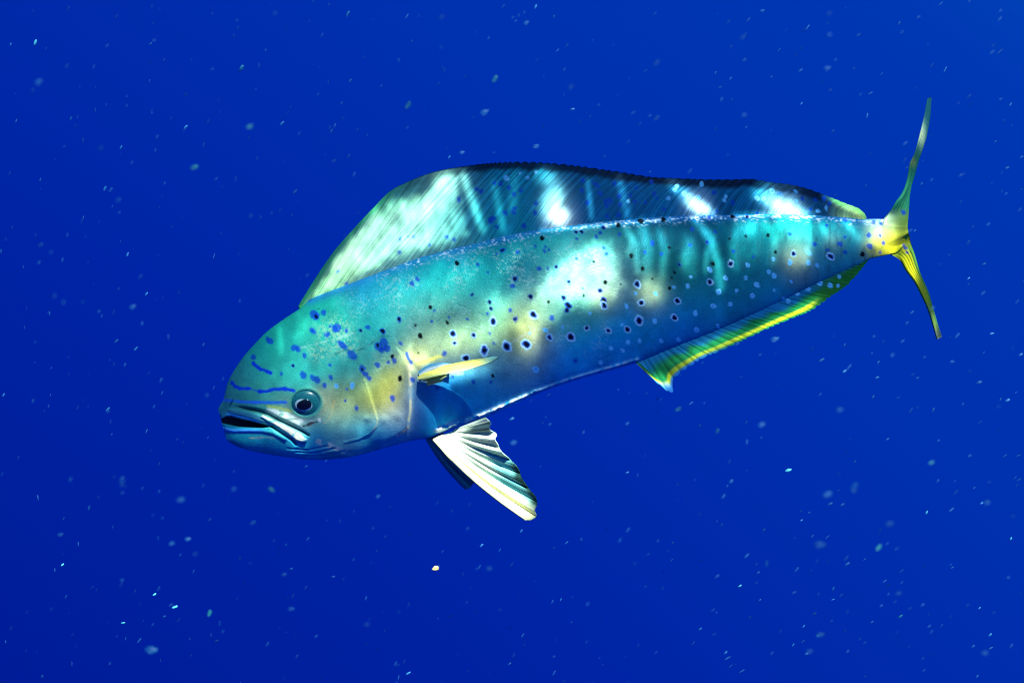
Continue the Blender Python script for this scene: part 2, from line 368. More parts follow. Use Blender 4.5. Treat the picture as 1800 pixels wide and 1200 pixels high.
# ---- pigment of the skin, with paler anchors painted where the light patches fall
TEAL = (.010,.40,.26); TURQ = (.010,.52,.42); DKTEAL = (.006,.19,.22); BLUE = (.006,.30,.66); NAVY = (.004,.17,.52)
GOLD = (.52,.44,.10); PALE = (.62,.62,.38); OLIVE = (.14,.30,.12); YEL = (.92,.78,.01); STEEL = (.02,.24,.36)
ANC = [(420,660,28,(.03,.26,.24)),(470,610,34,TEAL),(540,560,40,TEAL),(500,660,34,(.03,.38,.30)),(600,560,46,TEAL),(570,620,44,(.04,.44,.36)),
 (450,690,24,(.03,.28,.22)),(400,705,14,(.04,.26,.26)),(620,640,34,(.04,.38,.33)),(650,520,40,(.03,.34,.42)),(640,500,22,BLUE),(720,470,26,(.02,.26,.50)),(800,445,18,(.02,.28,.52)),
 (700,520,44,TURQ),(760,500,44,TURQ),(820,490,44,TURQ),(880,470,36,(.012,.26,.28)),(910,450,30,(.006,.13,.20)),(960,440,34,TURQ),(1040,430,36,TURQ),
 (740,570,34,(.22,.50,.34)),(800,570,34,(.26,.50,.26)),(860,560,30,(.16,.52,.34)),(760,605,26,(.46,.48,.18)),(735,628,18,(.80,.74,.22)),(820,605,26,(.48,.50,.16)),(880,595,30,(.30,.44,.12)),
 (1000,490,36,(.24,.56,.44)),(1050,460,32,(.28,.60,.46)),(960,540,30,(.30,.54,.32)),(930,590,28,(.60,.46,.05)),(915,630,26,(.36,.36,.14)),(1070,500,22,(.40,.52,.34)),  # paler under the bright flank patch: part of that light is in the colour
 (1040,540,26,(.12,.34,.14)),(1000,560,30,(.012,.38,.24)),(1145,520,20,(.50,.44,.10)),(1060,525,16,(.46,.42,.16)),
 (1110,430,40,(.002,.09,.14)),(1180,430,40,(.002,.085,.15)),(1260,420,40,(.002,.08,.15)),(1320,430,40,(.006,.28,.32)),(1100,410,26,(.003,.13,.16)),
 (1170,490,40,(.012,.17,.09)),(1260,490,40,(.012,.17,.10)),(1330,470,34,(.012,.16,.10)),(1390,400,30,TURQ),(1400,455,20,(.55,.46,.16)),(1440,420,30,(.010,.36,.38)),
 (1470,430,26,(.02,.24,.24)),(1465,432,12,(.40,.38,.18)),(1490,450,30,STEEL),(1440,470,34,(.006,.15,.26)),(1500,410,24,(.012,.28,.32)),
 (1050,600,44,(.005,.32,.55)),(1150,570,44,(.005,.28,.50)),(1250,540,40,(.005,.25,.46)),(1340,505,36,(.005,.22,.42)),(980,640,40,BLUE),(1080,640,34,NAVY),(1200,590,30,NAVY),
 (880,680,40,(.006,.30,.62)),(800,700,44,(.006,.27,.58)),(760,720,34,(.006,.25,.56)),(860,650,30,(.05,.30,.36)),(900,655,26,(.10,.30,.34)),(740,690,20,(.02,.13,.36)),
 (690,680,26,(.55,.50,.05)),(660,700,22,(.50,.46,.07)),(620,700,26,(.34,.42,.08)),(590,720,24,(.42,.36,.16)),(600,745,26,(.06,.40,.36)),(640,760,24,(.015,.36,.50)),(700,725,20,(.42,.40,.30)),
 (690,750,18,(.06,.32,.50)),(690,775,14,(.01,.34,.66)),(570,700,14,(.34,.36,.22)),(560,760,20,(.03,.36,.38)),(600,785,20,(.16,.36,.40)),
 (430,775,26,(.012,.36,.44)),(480,780,26,(.02,.44,.50)),(520,795,24,(.01,.36,.54)),(560,800,20,(.01,.38,.58)),(460,715,20,(.05,.26,.22)),(500,718,20,(.16,.34,.24)),(520,735,18,(.40,.44,.38)),
 (1552,398,14,(.50,.70,.40)),(1540,396,12,(.55,.70,.44)),(1550,428,16,YEL),(1572,432,16,YEL),(1582,400,12,(.20,.36,.05)),(1590,425,10,(.40,.44,.02)),(1530,440,10,(.80,.66,.04)),(1510,440,16,(.05,.28,.22))]  # pale top of the tail stalk: caustic light put into the colour
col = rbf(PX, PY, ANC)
col *= (0.62 + 0.38 * fbm(PX / 14, PY / 18, 21) + .4 * fbm(PX / 34, PY / 40, 24))[..., None]
for mx_, my_, ms_ in ((590,582,30),(608,612,22),(682,634,24),(560,620,18)):
    col = mixc(col, (.42,.68,.40), .55 * np.exp(-((PX - mx_) ** 2 + ((PY - my_) * 1.4) ** 2) / ms_ ** 2) * sm(noise(PX / 2.6, PY / 2.6, 170) + .35 * fbm(PX / 14, PY / 14, 171), .45, .85))
# large-scale mottling of the flank: scattered pale iridescent cells
cells = noise(PX / 2.1, PY / 2.1, 30) * fbm(PX / 26, PY / 26, 33)
col = mixc(col, (.50,.76,.64), .30 * sm(cells, .36, .5) * sm(PX, 560, 700) * sm(1120 - PX, 0, 90) * sm(660 - PY, 0, 90))
col = mixc(col, (.02,.10,.14), .5 * sm(fbm(PX / 7, PY / 30, 41), .60, .78) * sm(PX, 1080, 1180) * sm(520 - PY, 0, 60))
# back stripe along the fin base: broken blue with pale scales
d_f, t_f = seg_dist(PX, PY, TOP[11:33])
col = mixc(col, (.02,.20,.56), .75 * np.exp(-(d_f / 9) ** 2))
col = mixc(col, (.66,.80,.86), .9 * np.exp(-((d_f - 6) / 6) ** 2) * sm(noise(PX / 3.5, PY / 2.2, 51), .66, .8) * sm(PX, 640, 720))
col = mixc(col, (.60,.80,.88), .5 * sm(3.0 - np.abs(d_f - 3 - 3 * noise(PX / 14, PY / 14, 53)), 0, 3) * sm(PX, 940, 1020) * sm(noise(PX / 4, PY / 3, 52), .4, .7))
# belly ridge: its sunlit edge painted pale, broken up by noise
col = mixc(col, (.80,.82,.78), np.exp(-(d_b / 4.5) ** 2) * sm(noise(PX / 6, PY / 6, 3), .25, .5) * (.35 + .65 * sm(960 - PX, 0, 60)))
# head marks
def stripe(pts, w, c, f=1.0):
    global col
    d, _ = seg_dist(PX, PY, pts); d = d + 1.8 * (noise(PX / 4, PY / 4, 61) - .5) + 2.0 * (noise(PX / 9, PY / 9, 62) - .5)
    col = mixc(col, c, f * sm(w - d, -1.0, 1.2))
SB = (.004,.05,.52)
stripe([(407,671),(413,679),(422,683),(437,682.5)], 3.0, SB)
stripe([(437,682.5),(452,686)], 1.4, SB, .6)
stripe([(455,687),(466,688),(480,685),(497,682.5),(510,685),(517,687)], 3.0, SB)
stripe([(391,702),(405,703.5),(420,705.5),(440,707),(470,707),(503,707)], 2.4, (.02,.16,.66))
stripe([(445,638),(452,645),(460,649),(476,655)], 3.2, SB)
stripe([(526,612),(560,603),(590,595),(625,585)], 1.0, (.35,.62,.56), .55)
stripe([(590,622),(606,614),(620,618),(640,612),(672,590),(690,592)], 1.1, (.02,.18,.16), .7)
stripe([(768,565),(790,545),(800,532),(820,540),(860,556)], .9, (.02,.22,.24), .6)
stripe([(880,612),(905,598),(935,582)], .9, (.45,.50,.40), .6)
stripe([(571,742),(580,735),(584,720),(588,704)], 1.6, (.60,.44,.14), .5 * sm(noise(PX / 6, PY / 6, 160), .1, .6))
stripe([(545,744),(558,738),(572,735)], 3.0, (.66,.72,.66), .8 * sm(noise(PX / 5, PY / 4, 161), .3, .7))
stripe([(470,714),(490,716),(512,722)], 2.6, (.45,.58,.10), .7)
stripe(PREOP[:7], 1.5, (.66,.60,.20), .5 * sm(noise(PX / 7, PY / 7, 150), .2, .7))
stripe(GILL[2:8], 2.2, (.70,.62,.38), .8 * sm(noise(PX / 7, PY / 9, 151), .05, .6))
stripe([(735,640),(750,634),(775,626)], 3.0, (.85,.74,.12), .7)
stripe([(715,622),(719,632),(724,638)], 3.0, (.02,.12,.55), .9)
stripe([(775,660),(800,657),(812,656)], 3.0, (.4,.6,.66), .6)
stripe([(560,776),(580,783),(600,792),(618,797)], 5.0, (.52,.58,.52), .85 * sm(noise(PX / 6, PY / 5, 162), .2, .6))
stripe([(472,722),(500,729),(528,741)], 6.0, (.62,.74,.66), .85 * sm(noise(PX / 9, PY / 4, 163), .3, .65))
stripe([(533,749),(543,745),(557,741)], 2.2, (.01,.015,.02), .9)
stripe([(500,752),(515,762),(524,770)], 2.4, (.74,.74,.62), .8 * sm(noise(PX / 5, PY / 5, 164), .25, .6))
stripe([(440,770),(465,768),(490,770)], 1.8, (.40,.50,.40), .5)
col = mixc(col, (.66,.66,.50), .85 * sm(sd_mx, 0, 3) * sm(noise(PX / 5, PY / 4, 70), .2, .6))
col = mixc(col, (.05,.26,.34), .8 * sm(sd_ul, 0, 3))
d_u, _ = seg_dist(PX, PY, [(399,727),(412,730),(430,734),(455,741)]); col = mixc(col, (.05,.36,.80), .85 * np.exp(-(d_u / 2.2) ** 2))
col = mixc(col, (.06,.34,.85), .9 * lj * sm(.75 - t_lj, 0, .3))
col = mixc(col, (.03,.16,.24), sm(1.05 - er, 0, .1)); col = mixc(col, (.05,.34,.24), .8 * np.exp(-((er - 1.02) / .10) ** 2))
for k_, b in enumerate(BR): stripe(b, 1.3, (.16,.32,.44), .3)
col = mixc(col, (.015,.05,.07), np.maximum(gr * sm(t_gr, .0, .15) * .8, ll * .7))  # shade in the jaw groove and lip line painted as darker skin
col = mixc(col, (.02,.03,.04), mouth)      # mouth lining painted dark for the shade inside
# spots: x, y, radius, kind (d dark core with blue halo, b blue, l pale blue, k plain black, w pale with halo)
SPOTS = """543 525 4 b;553 554 8 b;556 556 4 d;569 549 5 b;548 579 4 b;552 583 4 b;580 573 3 b;592 576 8 b;588 579 5 b;575 588 5 b;609 581 4 b;475 599 6 b;470 597 4 b;445 627 5 b;517 611 6 b;523 613 5 b;535 624 4 b
515 643 3 d;495 656 3 b;533 659 6 b;549 663 5 b;558 668 5 b;582 664 4 b;580 642 2.5 b;592 678 3 l;571 677 4 b;597 602 4 b;602 607 5 b;607 610 4 b;619 624 8 b;634 581 2.5 d;647 575 4 b;673 582 4 d;665 609 7 b;664 607 3 k;675 602 8 b;680 612 6 b;671 615 5 b
637 648 6 b;638 650 2.5 k;643 657 5 b;649 665 5 b;664 641 4.5 b;682 637 3.5 b;690 626 3.5 k;693 634 5 b;703 665 5 k;690 700 4.5 b;619 677 4 l;609 684 2.5 b;607 704 2 b;626 716 4 b;725 668 5 b;702 562 4 d;730 572 3 k;738 590 5 k;757 540 3.5 k;763 545 2.5 b;705 603 3 b;735 620 2.5 k;724 498 4.5 b;734 491 3.5 b
803 462 4 k;831 517 3.5 d;861 531 3 d;864 542 3 d;857 551 2.5 b;905 490 4 d;901 502 4 b;883 440 4 d;910 443 3 b;841 465 3 b;858 479 3 b;873 445 2 b;953 419 4 k;940 433 2.5 b;959 434 2.5 b;957 441 3 b;965 439 2.5 b;948 472 4 b;978 469 3 d;963 471 2.5 b
1012 408 2.5 d;1023 408 3 d;1014 420 2 b;1061 400 3 d;1087 395 5 k;1054 409 3.5 b;1126 389 5 k;1166 386 4.5 k;1247 382 4 b;1089 412 3 b;1049 416 3 b;1014 455 3 b;1062 436 3 b;1065 446 3 b;1044 460 3 k;1109 449 4 k;1176 435 4 k;1147 427 4 b;1133 443 3 b;1163 447 3 b
1217 403 3 b;1213 431 3 b;1243 425 3 d;1253 463 3.5 k;1194 465 2.5 d;1185 478 3 k;1181 488 3 k;1177 507 3 k;1130 473 3.5 k;1120 499 5 w;1064 496 4.5 k;1055 511 4 d;1000 496 3.5 d;1024 507 2 b;1026 519 3 k;991 524 3.5 d;933 522 3.5 d;964 530 2.5 k;1061 528 4.5 d;999 537 5 d;1127 532 5 w;1091 499 2 k;1147 491 2 k
1152 516 3 l;1185 505 2.5 l;1210 503 3.5 l;1215 486 2.5 l;1248 474 3.5 l;1248 496 4 w;1276 489 4 l;1263 513 4 l;1191 529 4.5 w;1254 538 4.5 l;1101 537 3.5 l;1117 516 2 l;938 553 6 w;905 561 4 d;896 545 3 b;970 559 4 b;997 545 4.5 d;1062 537 4.5 w;1037 551 2.5 l;1123 563 6 w;1151 564 4 l;1186 558 4.5 w;1222 550 4 l
1093 570 3 l;1103 579 4 w;1069 581 4 w;1032 576 4 w;1003 592 6 w;966 593 5 w;925 605 7 w;891 609 7 w;959 580 3.5 l;1074 612 4 l;1093 615 3 l;1103 601 3.5 l;1124 598 3.5 l;1162 599 3 l;1193 597 3.5 l;1224 580 3.5 l;1262 573 3 l;1010 634 4 b;1056 637 3.5 l;941 649 5 l;931 586 2 l;989 576 2 l
786 566 3 k;796 586 5 w;822 561 3 b;832 589 4 w;867 564 5.5 w;799 602 4 w;781 621 4.5 b;819 629 6 w;851 616 7 w;866 660 4 k;832 671 4 b;863 671 2.5 b;769 681 4 b;868 603 3 b;861 586 2.5 b;759 565 2.5 b;789 557 2.5 b;796 663 3 b
1288 380 4 k;1314 381 3 d;1282 420 3 k;1311 415 3 k;1350 414 3 k;1257 407 2 b;1289 441 2.5 b;1363 443 2.5 k;1284 463 4 w;1314 466 3.5 l;1311 488 2.5 l;1324 451 3 b;1360 455 3 l;1352 478 3 l;1361 484 4.5 l;1330 501 4.5 l;1322 519 3.5 l;1295 510 3 l;1392 495 2.5 l;1361 510 2 l;1284 535 3 l;1395 445 4 w;1389 461 4 l;1421 443 4.5 l;1421 461 4 l
1436 467 3 l;1432 429 3.5 b;1455 440 3.5 b;1460 450 5 w;1477 429 4.5 b;1485 443 3.5 b;1485 417 3.5 b;1453 396 3.5 b;1485 385 5 b;1388 412 3 b;1516 447 4 k;1529 432 5 b;1528 414 4.5 b;1553 427 3.5 b;1547 414 2.5 b;1535 390 3.5 b;1549 393 3 b;1547 444 3 b;1378 526 2.5 l;1574 400 4 b;1587 378 4 b;1581 411 3 b;1569 420 3 b;1589 431 3.5 b"""
def parse(s): return [(float(a), float(b), float(c), d) for a, b, c, d in (t.split() for t in s.replace('\n', ';').split(';') if t.strip())]
def paint_spots(col, px, py, spots, sh=1.0):
    wob = 1.6 * (noise(px / 3, py / 3, 77) - .5) + 2.2 * (noise(px / 5.5, py / 5.5, 78) - .5)
    for x, y, r, k in spots:
        a = .35 * math.sin(x * 1.7 + y); c, s = math.cos(a + 1.1), math.sin(a + 1.1); st = 1 + .35 * abs(math.sin(x * .9 + y * 1.3))
        dx, dy = px - x, py - y
        near = (np.abs(dx) < 3 * r + 4) & (np.abs(dy) < 3 * r + 4)
        if not near.any(): continue
        q = np.hypot((dx[near] * c + dy[near] * s) / st, (-dx[near] * s + dy[near] * c)) + wob[near]
        cc = col[near]
        if k in 'dw':
            if k == 'w': cc = mixc(cc, (.45,.80,.95), .9 * sm(r * 1.25 - q, -1.0, 1.0))
            cc = mixc(cc, (.004,.05,.46), .92 * sm(r * (1.0 if k == 'd' else .86) - q, -1.2, .8))
            cc = mixc(cc, (.002,.003,.008), .98 * sm(r * (.62 if k == 'w' else .70) - q, -.8, .8))
        elif k == 'k': cc = mixc(cc, (.002,.004,.009), .99 * sm(r * .86 - q, -.9, .9))
        elif k == 'b': cc = mixc(cc, (.004,.06,.44), .86 * sm(r * .9 - q, -1.7, 1.4))
        elif k == 'l':
            cc = mixc(cc, (.16,.60,.95), .95 * sm(r - q, -1.1, 1.0)); cc = mixc(cc, (.04,.26,.62), .6 * sm(r * .4 - q, -.8, .8))
        col[near] = cc
    return col
col = paint_spots(col, PX, PY, parse(SPOTS))

fish = bpy.data.objects.new('dolphinfish', None); C.objects.link(fish); fish.location = FISH_LOC
fish['label'] = 'blunt-headed turquoise and gold fish with blue spots and a long tall dorsal fin'
fish['category'] = 'fish'
Vw = to_world(P.reshape(-1, 3))
body = mesh_obj('body', Vw - FISH_LOC, F, SKIN, fish, np.clip(col, 0, 1).reshape(-1, 3))
nearm = (side < 0)
LIT.append((Vw.reshape(nU, nP, 3)[nearm], PX[nearm], PY[nearm]))

# ------------------------------------------------------------------ dorsal fin
dbase = [(527,541),(545,526)] + TOP[12:31] + [(1522,385)]
dtip = [(524.5,538),(553.7,490.5),(587.5,441),(621,402.7),(655,366.7),(688.7,334),(722.5,317),(767.5,301),(812.5,293),(857.5,287.6),(902.5,285.7),(925,285.7),
 (970,288),(1015,292.5),(1060,298.8),(1105,305.5),(1150,312.2),(1195,314),(1240,316),(1285,316),(1319,315),(1341,318),(1366,321.8),(1386,324),(1411,329.6),(1442,340),(1465,349),(1487,358),(1510,367),(1521,378),(1523.5,384)]
bx = np.array([p[0] for p in dbase], float); by = np.array([p[1] for p in dbase], float)
fby = pchip(bx, by); cdt = curve(dtip)
tt = np.linspace(0, 1, 2000); tq = cdt(tt)
b2t = pchip([527,545,570,610,660,750,900,1000,1200,1350,1450,1500,1522], [524.6,590,680,765,835,880,1000,1085,1255,1395,1476,1512,1523.4])
NS, NR = 900, 70
sb = np.linspace(527, 1522, NS); r = np.linspace(-0.06, 1, NR)
tip_t = np.interp(b2t(sb), tq[:, 0], tt); tip = cdt(tip_t); base = np.stack([sb, fby(sb) + 1.5], -1)
RAYS = 62
rayph = (sb - 527) / 995 * RAYS + .55 * (noise(sb / 23, 0 * sb, 140) - .5)
ridge = np.abs(np.sin(np.pi * rayph))
SBg, Rg = np.meshgrid(np.arange(NS), r, indexing='ij')
ext = 1 + .022 * (ridge - .6) * sm(sb, 640, 760)
rr = Rg * np.where(Rg > .8, 1 + (ext[:, None] - 1) * (Rg - .8) / .2, 1)
DX = base[:, None, 0] * (1 - rr) + tip[:, None, 0] * rr
DY = base[:, None, 1] * (1 - rr) + tip[:, None, 1] * rr
bow = np.sin(np.clip(rr, 0, 1) * np.pi)
DX = DX - 6 * bow * sm(sb, 620, 760)[:, None]; DY = DY - 3 * bow * sm(sb, 620, 760)[:, None]
ud, vd = to_uv(np.stack([DX, DY], -1))
yd = ymid(ud, vd) + .006 * np.sin(sb / 120)[:, None] * np.clip(rr, 0, 1) - .0005 * ridge[:, None] * (1 - .4 * np.clip(rr, 0, 1)) - .0003 * np.abs(np.sin(np.pi * rayph * 3))[:, None]
dth = (.004 * (1 - np.clip(rr, 0, 1)) ** 1.5 + .0012)
DANC = [(560,500,26,(.26,.60,.28)),(600,450,30,(.34,.64,.34)),(650,420,40,(.34,.66,.44)),(720,370,44,(.32,.66,.48)),(780,340,30,(.28,.62,.46)),(715,328,18,(.02,.42,.26)),(690,345,14,(.03,.44,.22)),(670,365,10,(.06,.48,.20)),(810,380,30,(.03,.40,.40)),  # pale anchors repeat the bright light patches in the fin colour
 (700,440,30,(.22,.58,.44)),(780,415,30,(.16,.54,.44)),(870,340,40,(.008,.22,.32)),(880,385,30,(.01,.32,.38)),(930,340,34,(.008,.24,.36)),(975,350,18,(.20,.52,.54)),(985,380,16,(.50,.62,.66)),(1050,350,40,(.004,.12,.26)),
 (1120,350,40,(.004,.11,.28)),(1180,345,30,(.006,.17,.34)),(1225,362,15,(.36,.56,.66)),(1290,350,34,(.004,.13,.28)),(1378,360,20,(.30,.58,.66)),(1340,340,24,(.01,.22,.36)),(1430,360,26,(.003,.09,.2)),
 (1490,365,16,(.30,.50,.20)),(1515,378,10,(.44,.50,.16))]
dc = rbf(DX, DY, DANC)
streak = noise(np.repeat(rayph[:, None] * 8, NR, 1), Rg * 2.5, 90)
dc *= (.62 + .62 * streak)[..., None] * (0.92 + .16 * ridge[:, None, None])
dc *= (.8 + .4 * fbm(DX / 25, DY / 40, 92))[..., None]
d_e, t_e = seg_dist(DX, DY, dtip)
edge = sm(10 + 6 * noise(DX / 20, DY / 20, 95) - d_e, -5, 5)
dc = mixc(dc, (.004,.010,.035), edge * np.interp(DX, [690,720,760,780,840,1000,1150,1180,1320,1345,1440,1470], [0,.5,.3,.5,.93,.9,.97,.95,.97,.6,.9,0]))
# dark strokes between rays near the margin
dc = mixc(dc, (.006,.02,.06), .75 * sm(.42 - ridge, 0, .3)[:, None] * sm(Rg, .62, .9) * sm(DX, 760, 860) * sm(1420 - DX, 0, 80))
dc = mixc(dc, (.03,.40,.16), .85 * sm(7 - d_e, -5, 4) * sm(720 - DX, 0, 60))
dc = mixc(dc, (.06,.42,.10), .7 * sm(8 - d_e, -3, 4) * sm(DX, 1450, 1475))
FS = """703 421 3 b;717 417 2.5 b;727 416 2.5 b;702 444 3.5 b;756 431 3 b;785 417 3 b;799 422 3 b;807 351 4 b;862 388 5 b;867 384 4 b;873 399 3 b;888 375 4 b;905 367 4 b;903 374 4 b;903 342 4 b;916 335 3.5 b;895 330 4 b;880 323 4 b;869 322 3.5 b;890 313 4 l;846 337 4 b;838 332 3 b;914 305 3 l;609 499 3.5 b;594 478 2.5 b
1024 317 4 b;1023 335 3 b;1049 326 4.5 b;1043 322 3 b;1055 341 4.5 b;1064 354 4 b;1072 354 4 b;1066 362 3.5 b;1079 323 4 b;1105 355 3 l;1088 345 4 b;1090 360 3.5 b;1116 354 3.5 b;1109 344 3 b;1149 341 4 b;1145 321 4 b;1135 357 3 b;1154 349 3 b;1175 349 3 l;1186 335 3 l;1190 328 3 l;1203 341 3.5 l;1210 345 3 l;1229 346 3 l;1233 324 3 l;1230 359 3 l;1032 357 4 b;942 358 3.5 b;941 375 4 b;921 398 4 b;927 313 3 l;942 303 2.5 l;1087 378 4 b;1067 381 4 b;1118 330 3 b;1167 369 4 b
1276 345 3 l;1273 352 2.5 l;1288 356 4 b;1255 339 3.5 b;1331 349 3.5 l;1342 350 3.5 l;1347 358 2.5 l;1357 336 4 l;1366 343 4 l;1372 342 3 l;1398 336 3 l;1410 349 3.5 b;1400 354 3 l;1433 352 3.5 b;1448 349 4 b;1424 369 3 b;1437 371 3 l;1452 366 3 l;1457 358 3.5 b;1330 375 3 b;1260 372 3 b"""
dc = paint_spots(dc, DX, DY, parse(FS))
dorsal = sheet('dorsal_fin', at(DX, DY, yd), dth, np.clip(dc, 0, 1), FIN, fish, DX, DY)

# ------------------------------------------------------------------ anal fin
abase = [(1119,637),(1160,620),(1189,608),(1253,583),(1317,555),(1381,525),(1458,488),(1521,460)]
atip = [(1120,640),(1146,665),(1164,680),(1178,688.5),(1183,685),(1182,671),(1194.5,655),(1210,644.5),(1235.5,628.5),(1266,616),(1292,604),(1330,586),(1356,574),(1394,558),(1425,545),(1458,522),(1491,499),(1509,479),(1527,456)]
NS, NR = 420, 40
cb, ct = curve(abase), curve(atip)
s = np.linspace(0, 1, NS)
ts = pchip([0, .02, .06, .12, .2, .4, .6, .8, 1], [0, .10, .165, .25, .335, .53, .71, .875, 1])(s)
r = np.linspace(-.1, 1, NR); b_ = cb(s); t_ = ct(ts)
RR = np.repeat(r[None], NS, 0); rid = np.abs(np.sin(np.pi * (s * 38 + 1.3 * (noise(s * 40, 0 * s, 141) - .5))))
RR = RR * (1 + .07 * (rid[:, None] - .6) * sm(RR, .7, 1))
AXx = b_[:, None, 0] * (1 - RR) + t_[:, None, 0] * RR; AYy = b_[:, None, 1] * (1 - RR) + t_[:, None, 1] * RR
ua, va = to_uv(np.stack([AXx, AYy], -1))
ya = ymid(ua, va) - .010 * np.clip(RR, 0, 1) * sm(1400 - AXx, 0, 240) - .0006 * rid[:, None]
ac = np.zeros(AXx.shape + (3,)) + np.array((.01,.20,.05))
ac = mixc(ac, (.01,.17,.40), .9 * sm(.42 - RR + .35 * (noise(np.repeat(s[:, None] * 27, NR, 1), RR * 2, 5) - .5), -.1, .2))
yl = np.interp(AXx, [1120,1150,1180,1240,1300,1425,1440,1530], [.7,.9,.8,.75,.85,1,.1,0])
pat = .55 + .9 * noise(np.repeat(s[:, None] * 14, NR, 1), RR * .5, 6)
ac = mixc(ac, (.62,.66,.02), yl * sm(RR, .68, .8) * sm(.97 - RR, 0, .1) * np.clip(pat, 0, 1))
ac = mixc(ac, (.03,.22,.62), .9 * sm(RR, .86, .97) * sm(1300 - AXx, 0, 80))
ac = mixc(ac, (.05,.30,.72), .9 * sm(AYy, 668, 682))
ac *= (.6 + .35 * rid[:, None, None] + .35 * noise(np.repeat(s[:, None] * 60, NR, 1), RR * 2, 15)[..., None])
ac = mixc(ac, (.006,.05,.012), .6 * sm(.28 - rid, 0, .25)[:, None] * sm(RR, .2, .5) * np.ones_like(RR))
ac = mixc(ac, (.02,.16,.02), .8 * sm(AXx, 1410, 1450))
ac = paint_spots(ac, AXx, AYy, parse("1459 502 3.5 l;1473 502 3 l;1400 516 3 l;1420 508 4 l;1440 498 4 l;1475 487 3 l;1385 530 3 l"))
sheet('anal_fin', at(AXx, AYy, ya), .0032 * (1 - np.clip(RR, 0, 1)) + .0012, np.clip(ac, 0, 1), FIN, fish, AXx, AYy)

# ------------------------------------------------------------------ tail fin: two lobes swept away from the viewer
U_E = 1215.0; Y0 = float(ymid(U_E))
def lobe(Lp, Rp, yl, yr, colf):
    n, m = 150, 26
    cl, cr = curve(Lp), curve(Rp); s = np.linspace(0, 1, n); w = np.linspace(0, 1, m)
    a, b = cl(s), cr(s)
    X = a[:, None, 0] * (1 - w) + b[:, None, 0] * w; Y = a[:, None, 1] * (1 - w) + b[:, None, 1] * w
    vv = to_uv(np.stack([X, Y], -1))[1]
    dep = Y0 + TILT * K * vv + yl(s)[:, None] * (1 - w) + yr(s)[:, None] * w - .0035 * np.abs(np.sin(np.pi * w * 5))[None] * sm(s, .05, .3)[:, None]
    c = colf(X, Y, s[:, None] * np.ones(m), w[None] * np.ones((n, 1)))
    th = .006 * (1 - s[:, None]) ** 2 * np.ones(m) + .0022 - .001 * w
    return X, Y, dep, th, c
def upc(X, Y, s, w):
    c = np.zeros(X.shape + (3,)) + np.array((.03,.24,.11))
    c = mixc(c, (.26,.42,.02), .9 * sm(Y, 385, 410)); c = mixc(c, (.08,.34,.34), .6 * sm(s, .5, .8))
    c = mixc(c, (.40,.44,.26), .8 * np.exp(-((X - 1619) / 9) ** 2 - ((Y - 236) / 26) ** 2)); c = mixc(c, (.40,.46,.10), .8 * np.exp(-((X - 1604) / 5) ** 2 - ((Y - 285) / 9) ** 2))
    c = c * (.75 + .5 * noise(w * 9, s * 5, 3))[..., None]; k = sm(.16 - s, 0, .12)[..., None]; c = c * (1 - k) + k * rbf(X, Y, ANC)
    return paint_spots(c, X, Y, parse("1587 375 4.5 b"))
def loc_(X, Y, s, w):
    c = np.zeros(X.shape + (3,)) + np.array((.66,.62,.015))
    c = mixc(c, (.06,.34,.06), .85 * sm(w, .62, .9)); c = mixc(c, (.10,.34,.04), .7 * sm(.22 - s, 0, .12) * sm(.6 - w, 0, .3))
    c = mixc(c, (.12,.40,.12), .7 * sm(s, .6, .8)); c = mixc(c, (.52,.52,.26), .7 * sm(s, .88, .95))
    c = c * (.75 + .5 * noise(w * 9, s * 5, 4))[..., None]; k = sm(.16 - s, 0, .12)[..., None]; c = c * (1 - k) + k * rbf(X, Y, ANC)
    return paint_spots(c, X, Y, parse("1589 434 4 b;1592 444 2.5 b"))
ULc = [(1551,397),(1552.5,388),(1558,380),(1574,358),(1585.5,344),(1593.5,326),(1598,305),(1600,290),(1608,272),(1617,240),(1625,205),(1631,173)]
URc = [(1594.5,400),(1595,392),(1595.5,377),(1596.5,354),(1600,330),(1607,307),(1613.5,284),(1621,263),(1629,236),(1635,201),(1637,171.5)]
LLc = [(1553,430),(1556,440),(1563,446),(1581,455),(1593.5,475),(1608,494.5),(1618,514),(1630.5,541.5),(1640.5,573),(1646.5,595.5)]
LRc = [(1595.5,408),(1597,414),(1598,421),(1606,447.5),(1616,479),(1631.5,514),(1641,545.4),(1649,573),(1655.5,592)]
halves = [lobe(Lp, Rp, lambda s: -.005 + .16 * s ** 1.3, lambda s: -.002 + .05 * s ** .7 + .12 * s, cf)
          for Lp, Rp, cf in ((ULc, URc, upc), (LLc, LRc, loc_))]
def join(a, b):
    """upper lobe from tip to root, a short bridge across the root, lower lobe from root to tip"""
    k = np.linspace(0, 1, 14)[1:-1].reshape(-1, *([1] * (a.ndim - 1)))
    return np.concatenate([a[::-1], a[:1] * (1 - k) + b[:1] * k, b])
X, Y, dep, th, c = (join(a, b) for a, b in zip(*halves))
sheet('tail_fin', at(X, Y, dep), th, np.clip(c, 0, 1), FIN, fish, X, Y)

